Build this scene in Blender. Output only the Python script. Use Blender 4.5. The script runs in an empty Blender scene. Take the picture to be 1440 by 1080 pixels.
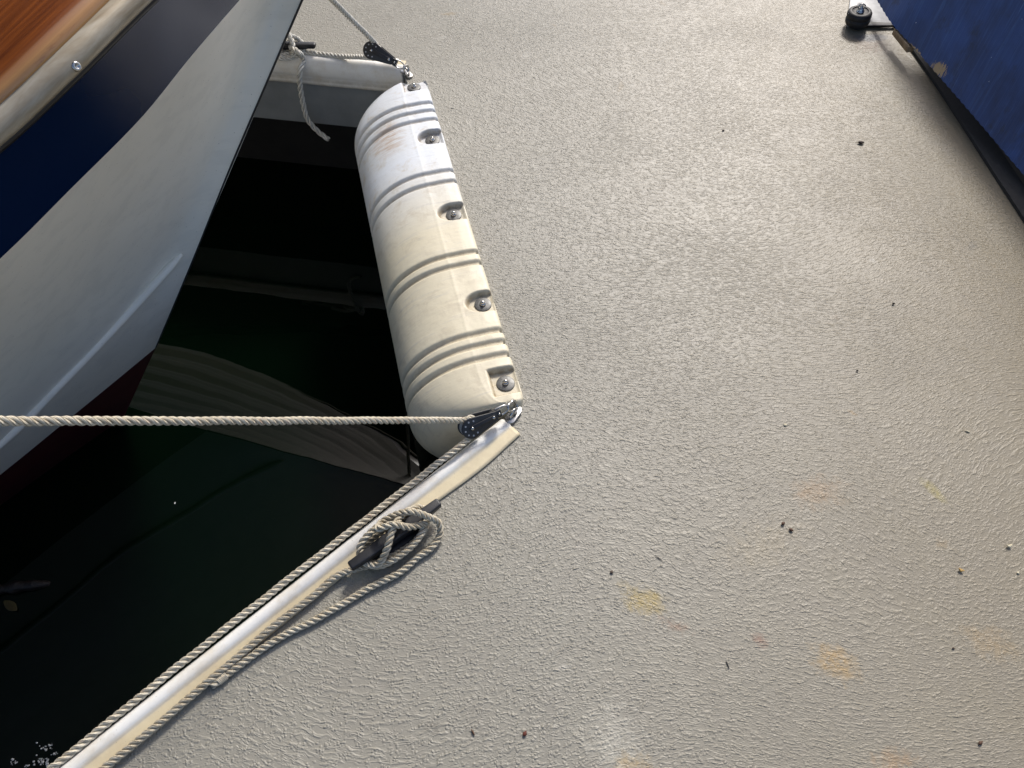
import bpy, bmesh, math, random
import numpy as np
from mathutils import Vector, Matrix
random.seed(4); rng = np.random.default_rng(4)
R = math.radians
SC = bpy.context.scene
COL = SC.collection

# ------------------------------------------------------------------ camera, sky, sun, exposure
CAM_H, PITCH, FPX = 1.2, R(55), 1081.0
cam = bpy.data.cameras.new('camera'); camo = bpy.data.objects.new('camera', cam); COL.objects.link(camo)
camo.location = (0, 0, CAM_H); camo.rotation_euler = (R(90) - PITCH, 0, 0)
cam.lens = FPX / 1440 * 36; cam.sensor_width = 36; cam.clip_start = .02; cam.clip_end = 2000
SC.camera = camo
SUN_EL, SUN_AZ = 42, 19          # azimuth measured from +Y towards +X
w = bpy.data.worlds.new('World'); SC.world = w; w.use_nodes = True
nt = w.node_tree; bgn = nt.nodes['Background']
sky = nt.nodes.new('ShaderNodeTexSky'); sky.sky_type = 'NISHITA'; sky.sun_disc = False
sky.sun_elevation = R(SUN_EL); sky.sun_rotation = R(SUN_AZ); sky.air_density = .75; sky.dust_density = 3.0
nt.links.new(sky.outputs[0], bgn.inputs[0]); bgn.inputs[1].default_value = .15
sl = bpy.data.lights.new('sun', 'SUN'); sl.energy = 2.55; sl.angle = R(9); sl.color = (1, .965, .915)
so = bpy.data.objects.new('sun', sl); COL.objects.link(so)
sd = Vector((math.sin(R(SUN_AZ)) * math.cos(R(SUN_EL)), math.cos(R(SUN_AZ)) * math.cos(R(SUN_EL)), math.sin(R(SUN_EL))))
so.rotation_euler = sd.to_track_quat('Z', 'Y').to_euler(); so.location = sd * 20
SC.view_settings.view_transform = 'Standard'; SC.view_settings.look = 'None'
SC.view_settings.exposure = .3; SC.view_settings.gamma = 1

# ------------------------------------------------------------------ helpers
SP, CP = math.sin(PITCH), math.cos(PITCH)
def ray(x, y):
    a = (x - 720) / FPX; b = (y - 540) / FPX
    return Vector((a, CP - b * SP, -(SP + b * CP)))
def P(x, y, z=0.0):                     # measured point of the photograph at a known height
    d = ray(x, y); return Vector((0, 0, CAM_H)) + d * ((z - CAM_H) / d.z)
def proj(v):
    v = Vector(v) - Vector((0, 0, CAM_H)); zc = v.y * CP - v.z * SP
    return (720 + FPX * v.x / zc, 540 + FPX * (-v.y * SP - v.z * CP) / zc)

def mesh_obj(name, verts, faces, mat=None, parent=None, smooth=True, attrs=None, uvs=None):
    me = bpy.data.meshes.new(name)
    me.from_pydata([tuple(v) for v in verts], [], faces); me.update()
    if uvs is not None:
        uvl = me.uv_layers.new(name='uv')
        flat = [c for f in faces for vi in f for c in uvs[vi]]
        uvl.data.foreach_set('uv', flat)
    if attrs:
        for k, a in attrs.items():
            at = me.attributes.new(k, 'FLOAT', 'POINT'); at.data.foreach_set('value', np.asarray(a, dtype=np.float32))
    if smooth: me.polygons.foreach_set('use_smooth', [True] * len(me.polygons))
    o = bpy.data.objects.new(name, me); COL.objects.link(o)
    if mat: me.materials.append(mat)
    if parent: o.parent = parent
    return o
def bm_obj(name, bm, mat=None, parent=None, smooth=False):
    bmesh.ops.recalc_face_normals(bm, faces=bm.faces)
    me = bpy.data.meshes.new(name); bm.to_mesh(me); bm.free()
    if smooth: me.polygons.foreach_set('use_smooth', [True] * len(me.polygons))
    o = bpy.data.objects.new(name, me); COL.objects.link(o)
    if mat: me.materials.append(mat)
    if parent: o.parent = parent
    return o
def bevel(o, wdt, seg=2, ang=30):
    m = o.modifiers.new('bevel', 'BEVEL'); m.width = wdt; m.segments = seg; m.limit_method = 'ANGLE'; m.angle_limit = R(ang)
    o.data.polygons.foreach_set('use_smooth', [True] * len(o.data.polygons)); return o
def tag(o, label=None, cat=None, group=None, kind=None):
    if label: o['label'] = label
    if cat: o['category'] = cat
    if group: o['group'] = group
    if kind: o['kind'] = kind
    return o
def empty(name, loc=(0, 0, 0)):
    o = bpy.data.objects.new(name, None); COL.objects.link(o); o.location = loc; o.empty_display_size = .05
    return o
def reparent(parts, root):
    bpy.context.view_layer.update()
    for p in parts:
        if p.parent is None:
            p.parent = root; p.matrix_parent_inverse = Matrix.Translation(-Vector(root.location))
def frame(org, x, n):                   # local frame matrix with x axis and z axis n
    x = Vector(x).normalized(); n = Vector(n); n = (n - x * n.dot(x)).normalized(); y = n.cross(x)
    m = Matrix(((x.x, y.x, n.x, org[0]), (x.y, y.y, n.y, org[1]), (x.z, y.z, n.z, org[2]), (0, 0, 0, 1)))
    return m
def prism(bm, pts, z0, z1, M=None):
    M = M or Matrix.Identity(4)
    a = [bm.verts.new(M @ Vector((p[0], p[1], z0))) for p in pts]; b = [bm.verts.new(M @ Vector((p[0], p[1], z1))) for p in pts]
    bm.faces.new(a[::-1]); bm.faces.new(b); n = len(pts)
    for i in range(n): bm.faces.new((a[i], a[(i + 1) % n], b[(i + 1) % n], b[i]))
def circ(cx, cy, r, n=32, a0=0, a1=360):
    full = abs(a1 - a0) >= 360; m = n if full else n + 1
    return [(cx + r * math.cos(R(a0 + (a1 - a0) * i / n)), cy + r * math.sin(R(a0 + (a1 - a0) * i / n))) for i in range(m)]
def lathe(bm, prof, M, n=32):           # prof: (r, z)
    rings = []
    for r, z in prof:
        rings.append([bm.verts.new(M @ Vector((r * math.cos(2 * math.pi * i / n), r * math.sin(2 * math.pi * i / n), z))) for i in range(n)] if r > 1e-6
                     else [bm.verts.new(M @ Vector((0, 0, z)))])
    for a, b in zip(rings, rings[1:]):
        for i in range(n):
            j = (i + 1) % n
            if len(a) == 1 and len(b) == 1: continue
            if len(a) == 1: bm.faces.new((a[0], b[i], b[j]))
            elif len(b) == 1: bm.faces.new((a[i], a[j], b[0]))
            else: bm.faces.new((a[i], a[j], b[j], b[i]))
def catmull(pts, step):
    pts = [np.array(p, float) for p in pts]
    pts = [2 * pts[0] - pts[1]] + pts + [2 * pts[-1] - pts[-2]]
    out = []
    for i in range(1, len(pts) - 2):
        p0, p1, p2, p3 = pts[i - 1:i + 3]
        n = max(4, int(np.linalg.norm(p2 - p1) / step * 1.5))
        # centripetal parameterisation
        t0 = 0; t1 = t0 + max(1e-6, np.linalg.norm(p1 - p0) ** .5); t2 = t1 + max(1e-6, np.linalg.norm(p2 - p1) ** .5); t3 = t2 + max(1e-6, np.linalg.norm(p3 - p2) ** .5)
        for k in range(n):
            t = t1 + (t2 - t1) * k / n
            A1 = (t1 - t) / (t1 - t0) * p0 + (t - t0) / (t1 - t0) * p1; A2 = (t2 - t) / (t2 - t1) * p1 + (t - t1) / (t2 - t1) * p2
            A3 = (t3 - t) / (t3 - t2) * p2 + (t - t2) / (t3 - t2) * p3
            B1 = (t2 - t) / (t2 - t0) * A1 + (t - t0) / (t2 - t0) * A2; B2 = (t3 - t) / (t3 - t1) * A2 + (t - t1) / (t3 - t1) * A3
            out.append((t2 - t) / (t2 - t1) * B1 + (t - t1) / (t2 - t1) * B2)
    out.append(pts[-2]); out = np.array(out)
    d = np.r_[0, np.cumsum(np.linalg.norm(np.diff(out, axis=0), axis=1))]
    n = max(3, int(d[-1] / step)); s = np.linspace(0, d[-1], n + 1)
    return np.stack([np.interp(s, d, out[:, k]) for k in range(3)], 1), s
def frames(c):
    T = np.gradient(c, axis=0); T /= np.linalg.norm(T, axis=1)[:, None]
    N = np.zeros_like(T); up = np.array([0, 0, 1.0]) if abs(T[0, 2]) < .9 else np.array([1.0, 0, 0])
    n = up - T[0] * up.dot(T[0]); N[0] = n / np.linalg.norm(n)
    for i in range(1, len(c)):
        n = N[i - 1] - T[i] * N[i - 1].dot(T[i]); N[i] = n / np.linalg.norm(n)
    return T, N, np.cross(T, N)
def tube_arrays(c, r, n=10, cap=True):
    c = np.asarray(c, float); T, N, B = frames(c); r = np.broadcast_to(r, (len(c),))
    a = np.arange(n) / n * 2 * math.pi
    V = c[:, None] + r[:, None, None] * (np.cos(a)[None, :, None] * N[:, None] + np.sin(a)[None, :, None] * B[:, None])
    F = [[i * n + j, i * n + (j + 1) % n, (i + 1) * n + (j + 1) % n, (i + 1) * n + j] for i in range(len(c) - 1) for j in range(n)]
    if cap: F += [list(range(n))[::-1], [(len(c) - 1) * n + j for j in range(n)]]
    return V.reshape(-1, 3).tolist(), F
def tube_obj(name, pts, r, mat, parent=None, n=12, step=.002, raw=False):
    c = np.array(pts, float) if raw else catmull(pts, step)[0]
    v, f = tube_arrays(c, r, n); return mesh_obj(name, v, f, mat, parent)

def rope_geo(paths, dia=.0122, pitch=.030, step=.0016, nr=9, fuzz=0, wob=.0004):
    V = []; F = []; U = []
    for path in paths:
        c, s = catmull(path, step)
        ph = rng.uniform(0, 9); 
        T, N, B = frames(c)
        c = c + wob * (np.sin(s * 61 + ph)[:, None] * N + np.cos(s * 47 + ph)[:, None] * B)
        rs = dia * .228; ro = dia * .278
        a = np.arange(nr) / nr * 2 * math.pi
        for k in range(3):
            phi = 2 * math.pi * s / pitch + k * 2 * math.pi / 3 + .25 * np.sin(s * 13 + ph)
            sc = 1 + .05 * np.sin(s * 90 + k * 2 + ph)
            e = np.ones(len(s)); e[0] = e[-1] = .35; e[1] = e[-2] = .8
            ctr = c + ro * (np.cos(phi)[:, None] * N + np.sin(phi)[:, None] * B)
            ra = np.cos(phi)[:, None] * N + np.sin(phi)[:, None] * B; rb = np.cross(T, ra)
            # strand section is squashed a little along the radius and turned with the helix
            VV = ctr[:, None] + (rs * sc * e)[:, None, None] * (1.0 * np.cos(a)[None, :, None] * ra[:, None] + 1.14 * np.sin(a)[None, :, None] * rb[:, None])
            b0 = len(V); V += VV.reshape(-1, 3).tolist()
            for i in range(len(s)):
                for j in range(nr): U.append((j / nr, s[i] / pitch + k * 7.3))
            F += [[b0 + i * nr + j, b0 + i * nr + (j + 1) % nr, b0 + (i + 1) * nr + (j + 1) % nr, b0 + (i + 1) * nr + j] for i in range(len(s) - 1) for j in range(nr)]
            F += [[b0 + j for j in range(nr)][::-1], [b0 + (len(s) - 1) * nr + j for j in range(nr)]]
        for q in range(int(fuzz * s[-1])):
            i = rng.integers(2, len(s) - 2); th = rng.uniform(0, 6.28); d = math.cos(th) * N[i] + math.sin(th) * B[i]
            p0 = c[i] + d * dia * .45; L = rng.uniform(.001, .0035); g = T[i] * rng.uniform(-1, 1); side = np.cross(d, T[i]) * .00016
            tip = p0 + d * L * .6 + g * L; b0 = len(V)
            V += [(p0 - side).tolist(), (p0 + side).tolist(), (tip + T[i] * .0002).tolist(), (p0 + T[i] * .0003).tolist()]; U += [(0, 0)] * 4
            F += [[b0, b0 + 1, b0 + 2], [b0 + 1, b0 + 3, b0 + 2], [b0 + 3, b0, b0 + 2]]
    return V, F, U

# ------------------------------------------------------------------ materials
class NT:
    def __init__(s, name):
        s.m = bpy.data.materials.new(name); s.m.use_nodes = True; s.t = s.m.node_tree
        s.b = s.t.nodes['Principled BSDF']; s.out = s.t.nodes['Material Output']
        s.tc = s.t.nodes.new('ShaderNodeTexCoord'); s.obj = s.tc.outputs['Object']
    def link(s, a, b):
        if isinstance(a, (int, float)): b.default_value = a
        elif isinstance(a, (tuple, list)): b.default_value = (list(a) + [1])[:len(b.default_value)]
        else: s.t.links.new(a, b)
    def math(s, op, a, b=0, c=None, clamp=False):
        n = s.t.nodes.new('ShaderNodeMath'); n.operation = op; n.use_clamp = clamp
        s.link(a, n.inputs[0]); s.link(b, n.inputs[1])
        if c is not None: s.link(c, n.inputs[2])
        return n.outputs[0]
    def vmath(s, op, a, b):
        n = s.t.nodes.new('ShaderNodeVectorMath'); n.operation = op; s.link(a, n.inputs[0]); s.link(b, n.inputs[1]); return n.outputs[0]
    def vscale(s, a, k):
        n = s.t.nodes.new('ShaderNodeVectorMath'); n.operation = 'SCALE'; s.link(a, n.inputs[0]); s.link(k, n.inputs['Scale']); return n.outputs[0]
    def map(s, v, loc=(0, 0, 0), rot=(0, 0, 0), sc=(1, 1, 1), typ='POINT'):
        n = s.t.nodes.new('ShaderNodeMapping'); n.vector_type = typ; s.link(v, n.inputs[0])
        n.inputs[1].default_value = loc; n.inputs[2].default_value = rot; n.inputs[3].default_value = sc; return n.outputs[0]
    def noise(s, v, scale, detail=3, rough=.5, dist=0, col=False):
        n = s.t.nodes.new('ShaderNodeTexNoise'); s.link(v, n.inputs['Vector']); n.inputs['Scale'].default_value = scale
        n.inputs['Detail'].default_value = detail; n.inputs['Roughness'].default_value = rough; n.inputs['Distortion'].default_value = dist
        return n.outputs['Color' if col else 'Fac']
    def vor(s, v, scale, feat='F1', out='Distance', rnd=1):
        n = s.t.nodes.new('ShaderNodeTexVoronoi'); n.feature = feat; s.link(v, n.inputs['Vector']); n.inputs['Scale'].default_value = scale
        n.inputs['Randomness'].default_value = rnd; return n.outputs[out]
    def ramp(s, f, stops):
        n = s.t.nodes.new('ShaderNodeValToRGB'); s.link(f, n.inputs[0]); e = n.color_ramp.elements
        while len(e) < len(stops): e.new(.5)
        for k, (p, c) in enumerate(stops):
            e[k].position = p; e[k].color = (c, c, c, 1) if isinstance(c, (int, float)) else (*c, 1)
        return n.outputs[0]
    def mix(s, f, a, b, mode='MIX'):
        n = s.t.nodes.new('ShaderNodeMix'); n.data_type = 'RGBA'; n.blend_type = mode; s.link(f, n.inputs[0]); s.link(a, n.inputs[6]); s.link(b, n.inputs[7]); return n.outputs[2]
    def attr(s, name):
        n = s.t.nodes.new('ShaderNodeAttribute'); n.attribute_name = name; return n.outputs['Fac']
    def bump(s, h, dist, strength=1, prev=None):
        n = s.t.nodes.new('ShaderNodeBump'); s.link(h, n.inputs['Height']); n.inputs['Distance'].default_value = dist; n.inputs['Strength'].default_value = strength
        if prev is not None: s.link(prev, n.inputs['Normal'])
        return n.outputs[0]
    def spot(s, v, c, rx, ry, rot=0, soft=.5, noise_amt=.5, nscale=60):  # soft-edged stain mask at a place on a surface
        m = s.map(v, loc=(-c[0], -c[1], 0)); m = s.map(m, rot=(0, 0, -rot)); m = s.map(m, sc=(1 / rx, 1 / ry, 0))
        n = s.t.nodes.new('ShaderNodeVectorMath'); n.operation = 'LENGTH'; s.link(m, n.inputs[0])
        d = s.math('ADD', n.outputs['Value'], s.math('MULTIPLY', s.math('SUBTRACT', s.noise(v, nscale, 4, .65), .5), noise_amt * 4))
        return s.math('DIVIDE', s.math('SUBTRACT', 1, d), soft, clamp=True)
    def set(s, **k):
        names = dict(color='Base Color', rough='Roughness', metal='Metallic', normal='Normal', coat='Coat Weight', coatr='Coat Roughness', ior='IOR', spec='Specular IOR Level', sub='Subsurface Weight')
        for a, b in k.items(): s.link(b, s.b.inputs[names[a]])
        return s.m

def m_deck():
    t = NT('deck_paint'); v = t.obj
    # slow warp swings the rolled-on ridges round; fine warp makes them wriggle
    w1 = t.vscale(t.vmath('SUBTRACT', t.noise(v, 1.3, 1, .5, col=True), (.5, .5, .5)), .55)
    w2 = t.vscale(t.vmath('SUBTRACT', t.noise(v, 38, 2, .5, col=True), (.5, .5, .5)), .012)
    vw = t.vmath('ADD', t.vmath('ADD', v, w1), w2)
    a = t.noise(t.map(vw, rot=(0, 0, R(-12)), sc=(64, 180, 1)), 1, 2, .55)
    b = t.noise(t.map(vw, rot=(0, 0, R(16)), loc=(3, 1, 0), sc=(120, 300, 1)), 1, 2, .5)
    ridge = t.ramp(a, [(.50, 0), (.60, .45), (.72, 1)]); ridge2 = t.ramp(b, [(.54, 0), (.70, 1)])
    peb = t.ramp(t.vor(t.vmath('ADD', v, w2), 190, rnd=1), [(.08, 1), (.3, .6), (.5, 0)])
    pick = t.ramp(t.noise(v, 75, 2), [(.42, 0), (.58, 1)])
    sx = t.t.nodes.new('ShaderNodeSeparateXYZ'); t.link(v, sx.inputs[0])
    thin = t.math('MULTIPLY_ADD', sx.outputs[0], -.75, 1.05, clamp=True)       # thinner, smoother paint towards the blue box; also masks the painted dimming
    patch = t.ramp(t.noise(v, 4.5, 3, .6), [(.35, .65), (.65, 1)])             # places where the roller left more or less
    h = t.math('ADD', t.math('MULTIPLY', t.math('ADD', t.math('MULTIPLY', ridge, .7), t.math('MULTIPLY', ridge2, .45)), patch), t.math('MULTIPLY', t.math('MULTIPLY', peb, pick), t.math('MULTIPLY', thin, .75)))
    h = t.math('MULTIPLY', h, t.math('MULTIPLY_ADD', thin, .45, .55))
    h2 = t.math('ADD', t.math('MULTIPLY', t.noise(v, 420, 2), .16), t.math('MULTIPLY', t.noise(v, 5, 2), .15))
    nrm = t.bump(t.math('ADD', h, h2), .0014, 1)
    base = t.mix(t.ramp(t.noise(v, 2.2, 4, .6), [(.3, 0), (.7, 1)]), (.262, .250, .207), (.298, .285, .238))
    base = t.mix(t.math('MULTIPLY', t.math('SUBTRACT', 1.08, thin, clamp=True), .95), base, (.20, .155, .082))  # right side painted darker and tan, standing in for its weaker, warm light
    base = t.mix(t.math('MULTIPLY', t.ramp(t.noise(v, 14, 5, .7), [(.35, 1), (.62, 0)]), .22), base, (.21, .19, .16))
    base = t.mix(t.math('MULTIPLY', t.math('SUBTRACT', 1, ridge), .12), base, (.17, .16, .14))
    base = t.mix(t.math('MULTIPLY', t.ramp(t.noise(v, 210, 2), [(.68, 0), (.74, 1)]), .6), base, (.09, .08, .065))
    stn = t.ramp(t.noise(vw, 95, 6, .8, .6), [(.38, .12), (.47, .75), (.56, 1)])
    def st(x, y, rx, ry, rot, col, k, nz=.55, ns=55, soft=.8):
        nonlocal base
        c = P(x, y); f = t.spot(v, (c.x, c.y), rx, ry, R(rot), soft, nz, ns)
        base = t.mix(t.math('MULTIPLY', t.math('MULTIPLY', f, stn), k), base, col)
    st(905, 845, .045, .028, -25, (.34, .25, .07), .75); st(1175, 930, .045, .03, -20, (.36, .23, .08), .7)
    st(1150, 692, .06, .035, 10, (.31, .20, .10), .5); st(1313, 690, .012, .035, 30, (.30, .25, .06), .6, .3)
    st(1068, 900, .012, .016, 0, (.22, .11, .07), .6); st(865, 1045, .05, .07, 10, (.47, .45, .38), .5, .7, 90)
    st(950, 880, .03, .01, -20, (.25, .12, .06), .4, .7, 90); st(1222, 62, .05, .05, 0, (.13, .07, .035), .8, 1.0, 130)
    st(1395, 905, .05, .03, -20, (.33, .22, .09), .4); st(1075, 765, .10, .05, 20, (.30, .25, .16), .35); st(520, 800, .05, .02, 30, (.40, .37, .22), .5)
    st(890, 1075, .03, .02, 0, (.42, .27, .08), .4, .9); st(1260, 1070, .04, .02, 0, (.33, .2, .09), .5, .8)
    for q in range(26):                                            # small spills and rub marks, each with its own place
        x, y = random.uniform(-.3, 1.3), random.uniform(.1, 2.2); f = t.spot(v, (x, y), random.uniform(.004, .028), random.uniform(.003, .014), random.uniform(0, 3), .6, .6, 120)
        base = t.mix(t.math('MULTIPLY', t.math('MULTIPLY', f, stn), random.uniform(.25, .6)), base, random.choice([(.16, .10, .05), (.30, .21, .10), (.50, .48, .42), (.12, .11, .09)]))
    c = P(1225, 53); f = t.spot(v, (c.x, c.y), .062, .022, R(8), .5, .3, 60); base = t.mix(t.math('MULTIPLY', f, .85), base, (.07, .075, .085))
    r = t.ramp(t.noise(v, 9, 4, .6), [(.3, .46), (.7, .50)])
    return t.set(color=base, rough=r, normal=nrm, spec=.5)

def m_simple(name, col, rough=.5, metal=0, nscale=40, namt=.15, bscale=200, bd=.0002, coat=0, col2=None, coatr=.05, spec=.5):
    t = NT(name); f = t.noise(t.obj, nscale, 4, .6); c2 = col2 or tuple(c * (1 - namt * 2) for c in col)
    c = t.mix(t.ramp(f, [(.35, 0), (.68, 1)]), col, c2)
    rr = t.math('MULTIPLY_ADD', t.noise(t.obj, nscale * 2.3, 3), .2, rough - .1)
    return t.set(color=c, rough=rr, metal=metal, normal=t.bump(t.noise(t.obj, bscale, 3), bd), coat=coat, coatr=coatr, spec=spec)

def m_rope(name, c1, c2, trace=0):
    t = NT(name); uv = t.tc.outputs['UV']
    yarn = t.t.nodes.new('ShaderNodeTexWave'); t.link(t.map(uv, rot=(0, 0, R(35)), sc=(1, .55, 1)), yarn.inputs[0]); yarn.inputs['Scale'].default_value = 3.2; yarn.inputs['Distortion'].default_value = 1.2; yarn.inputs['Detail'].default_value = 2
    f = t.noise(t.obj, 55, 4, .7); c = t.mix(t.ramp(f, [(.35, 0), (.65, 1)]), c1, c2)
    fib = t.noise(t.map(uv, sc=(40, 9, 1)), 1, 3); c = t.mix(t.math('MULTIPLY', t.ramp(fib, [(.3, 1), (.55, 0)]), .45), c, tuple(x * .55 for x in c2))
    su = t.t.nodes.new('ShaderNodeSeparateXYZ'); t.link(uv, su.inputs[0]); gr = t.math('ABSOLUTE', t.math('SUBTRACT', su.outputs[0], .5)); gr = t.ramp(gr, [(.10, 1), (.24, 0)]); c = t.mix(t.math('MULTIPLY', gr, .6), c, (.22, .17, .11))  # strand gaps painted dark to bring out the twist, shade along with grime
    if trace: c = t.mix(t.math('MULTIPLY', t.ramp(t.noise(t.map(uv, sc=(7, .5, 1)), 1, 2), [(.66, 0), (.7, 1)]), trace), c, (.45, .13, .07))
    nb = t.bump(t.math('ADD', yarn.outputs[1], fib), .00045)
    return t.set(color=c, rough=.75, normal=nb, spec=.25)

def m_fender():
    t = NT('fender_plastic'); v = t.obj; d = t.attr('dirt'); along = t.attr('along'); scf = t.attr('scuff')
    base = t.mix(t.ramp(t.noise(v, 5, 3), [(.35, 0), (.65, 1)]), (.69, .725, .77), (.68, .70, .71))
    base = t.mix(t.math('MULTIPLY', t.ramp(along, [(.45, 1), (.7, 0)]), .8), base, (.70, .61, .40))
    # grime in grooves and pockets, broken up
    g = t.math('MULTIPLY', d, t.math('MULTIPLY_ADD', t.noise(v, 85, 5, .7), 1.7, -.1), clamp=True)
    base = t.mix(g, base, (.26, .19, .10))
    fine = t.ramp(t.noise(v, 300, 4, .7), [(.60, 0), (.72, 1)])
    base = t.mix(t.math('MULTIPLY', fine, .4), base, (.42, .36, .26))
    # long scuffs running round the body
    u = t.attr('around'); co = t.t.nodes.new('ShaderNodeCombineXYZ'); t.link(along, co.inputs[0]); t.link(u, co.inputs[1])
    sn = t.noise(t.map(co.outputs[0], sc=(90, 7, 1), rot=(0, 0, R(3))), 1, 5, .7, .3)
    base = t.mix(t.math('MULTIPLY', t.ramp(sn, [(.54, 0), (.70, 1)]), t.math('MULTIPLY_ADD', t.noise(v, 9, 3, .6), 1.6, -.45, clamp=True)), base, (.38, .37, .36))
    sm = t.ramp(t.noise(t.map(v, loc=(3, 2, 1)), 26, 5, .7, .5), [(.52, 0), (.72, 1)]); base = t.mix(t.math('MULTIPLY', sm, .6), base, (.50, .43, .31))
    o = t.math('MULTIPLY', scf, t.ramp(t.noise(t.map(co.outputs[0], sc=(130, 12, 1)), 1, 5, .75), [(.42, 0), (.62, 1)]))
    base = t.mix(t.math('MULTIPLY', o, .9), base, (.40, .23, .10))
    nb = t.bump(t.math('ADD', t.noise(v, 60, 3), t.math('MULTIPLY', sn, .7)), .0006)
    return t.set(color=base, rough=t.math('MULTIPLY_ADD', t.noise(v, 30, 3), .25, .38), normal=nb, sub=0.0)

def m_hull(name, c, c2, rough, speck=0, band=0, coat=.2):
    t = NT(name); v = t.obj; f = t.noise(t.map(v, sc=(2, 2, 6)), 1.4, 3, .5)
    base = t.mix(t.ramp(f, [(.35, 0), (.65, 1)]), c, c2)
    if band:   # dried tide marks: level lines at fixed heights on the topsides
        sx = t.t.nodes.new('ShaderNodeSeparateXYZ'); t.link(v, sx.inputs[0])
        zz = t.math('ADD', sx.outputs[2], t.math('MULTIPLY', t.noise(v, 2, 3), .05))
        k = t.ramp(t.math('MULTIPLY_ADD', zz, 1, .5, clamp=True), [(.02, 1), (.14, .55), (.16, .3), (.3, .15), (.36, 0)])
        base = t.mix(t.math('MULTIPLY', k, band), base, (.22, .25, .19))
        k3 = t.noise(t.map(v, rot=(0, 0, R(-65)), sc=(1.5, 22, 30)), 1, 4, .6); base = t.mix(t.math('MULTIPLY', t.ramp(k3, [(.5, 0), (.6, 1)]), .10), base, (.4, .4, .37))
        if speck:
            s1 = t.ramp(t.vor(v, 130), [(.07, 1), (.12, 0)]); s2 = t.ramp(t.noise(v, 7, 2), [(.45, 0), (.6, 1)])
            base = t.mix(t.math('MULTIPLY', t.math('MULTIPLY', s1, s2), t.math('MULTIPLY', t.ramp(k, [(.2, 0), (.5, 1)]), speck)), base, (.75, .73, .62))
            s1 = t.ramp(t.vor(t.map(v, loc=(.4, .2, .7)), 90), [(.05, 1), (.09, 0)])
            base = t.mix(t.math('MULTIPLY', s1, .6), base, (.16, .14, .1))
    r = t.math('MULTIPLY_ADD', t.noise(v, 12, 4), .12, rough)
    return t.set(color=base, rough=r, normal=t.bump(t.noise(v, 3, 1), .0004), coat=coat, coatr=rough, spec=.5 if coat else .14)

def m_wood():
    t = NT('varnished_mahogany'); v = t.attr('across'); al = t.attr('along')
    co = t.t.nodes.new('ShaderNodeCombineXYZ'); t.link(al, co.inputs[0]); t.link(v, co.inputs[1])
    g = t.noise(t.map(co.outputs[0], sc=(1.1, 42, 1)), 1, 6, .66, .5); g2 = t.noise(t.map(co.outputs[0], sc=(7, 420, 1)), 1, 3, .6)
    base = t.mix(t.ramp(g, [(.34, 0), (.64, 1)]), (.075, .017, .005), (.33, .092, .016))
    base = t.mix(t.math('MULTIPLY', t.ramp(g2, [(.4, 1), (.6, 0)]), .4), base, (.09, .02, .006))
    wear = t.math('MULTIPLY', t.ramp(v, [(0, 1), (.012, 1), (.024, 0)]), t.ramp(t.noise(t.map(co.outputs[0], sc=(14, 90, 1)), 1, 5, .7), [(.3, .3), (.45, 1)]))
    base = t.mix(wear, base, (.42, .20, .055))
    return t.set(color=base, rough=.3, coat=1, coatr=.06, normal=t.bump(g2, .0003))

def m_strip():
    t = NT('worn_rubbing_strake'); v = t.attr('across'); al = t.attr('along')
    co = t.t.nodes.new('ShaderNodeCombineXYZ'); t.link(al, co.inputs[0]); t.link(v, co.inputs[1])
    n = t.noise(t.map(co.outputs[0], sc=(6, 30, 1)), 1, 5, .65, .5)
    base = t.mix(t.ramp(n, [(.38, 0), (.62, 1)]), (.44, .395, .31), (.26, .205, .13))
    return t.set(color=base, rough=.42, metal=.25, normal=t.bump(t.noise(t.map(co.outputs[0], sc=(10, 200, 1)), 1, 3), .0002))

def m_water():
    t = NT('harbour_water'); v = t.obj
    n = t.math('ADD', t.noise(v, 3.2, 2, .45, .4), t.math('MULTIPLY', t.noise(v, 11, 2), .10))
    return t.set(color=(.0007, .0032, .0014), rough=.01, ior=1.34, normal=t.bump(n, .0011), spec=.5)

def m_blue():
    t = NT('scratched_blue_paint'); co = t.t.nodes.new('ShaderNodeCombineXYZ'); t.link(t.math('ADD', t.attr('al'), t.math('MULTIPLY', t.attr('up'), .43)), co.inputs[0]); t.link(t.attr('up'), co.inputs[2]); v = co.outputs[0]
    # upright scratches and brush marks
    a = t.noise(t.map(v, sc=(60, 60, 3.5)), 1, 5, .7, .3); b = t.noise(t.map(v, sc=(190, 190, 7)), 1, 3, .7)
    base = t.mix(t.ramp(t.noise(v, 7, 4, .6), [(.35, 0), (.65, 1)]), (.010, .028, .105), (.018, .062, .23))
    base = t.mix(t.math('MULTIPLY', t.ramp(a, [(.52, 0), (.68, 1)]), .5), base, (.045, .115, .31))
    base = t.mix(t.math('MULTIPLY', t.ramp(b, [(.64, 0), (.72, 1)]), .6), base, (.13, .24, .45))
    base = t.mix(t.math('MULTIPLY', t.ramp(t.noise(v, 16, 4, .7), [(.56, 0), (.68, 1)]), .5), base, (.012, .012, .02))
    sp = t.ramp(t.noise(v, 120, 2), [(.74, 0), (.77, 1)]); base = t.mix(sp, base, (.45, .5, .55))
    chip = t.ramp(t.math('ADD', t.attr('chip'), t.math('MULTIPLY', t.noise(t.map(v, sc=(150, 150, 30)), 1, 5, .8), 3.2)), [(.0, 0), (1, 0)]); cr_ = chip.node; cr_.color_ramp.elements[0].position = .965; cr_.color_ramp.elements[1].position = .985; cr_.color_ramp.elements[1].color = (1, 1, 1, 1); dv_ = t.math('MULTIPLY', cr_.inputs[0].links[0].from_socket, .42); t.link(dv_, cr_.inputs[0])
    base = t.mix(chip, base, (.42, .29, .15))
    return t.set(color=base, rough=.42, normal=t.bump(t.math('ADD', a, b), .0006))

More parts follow.
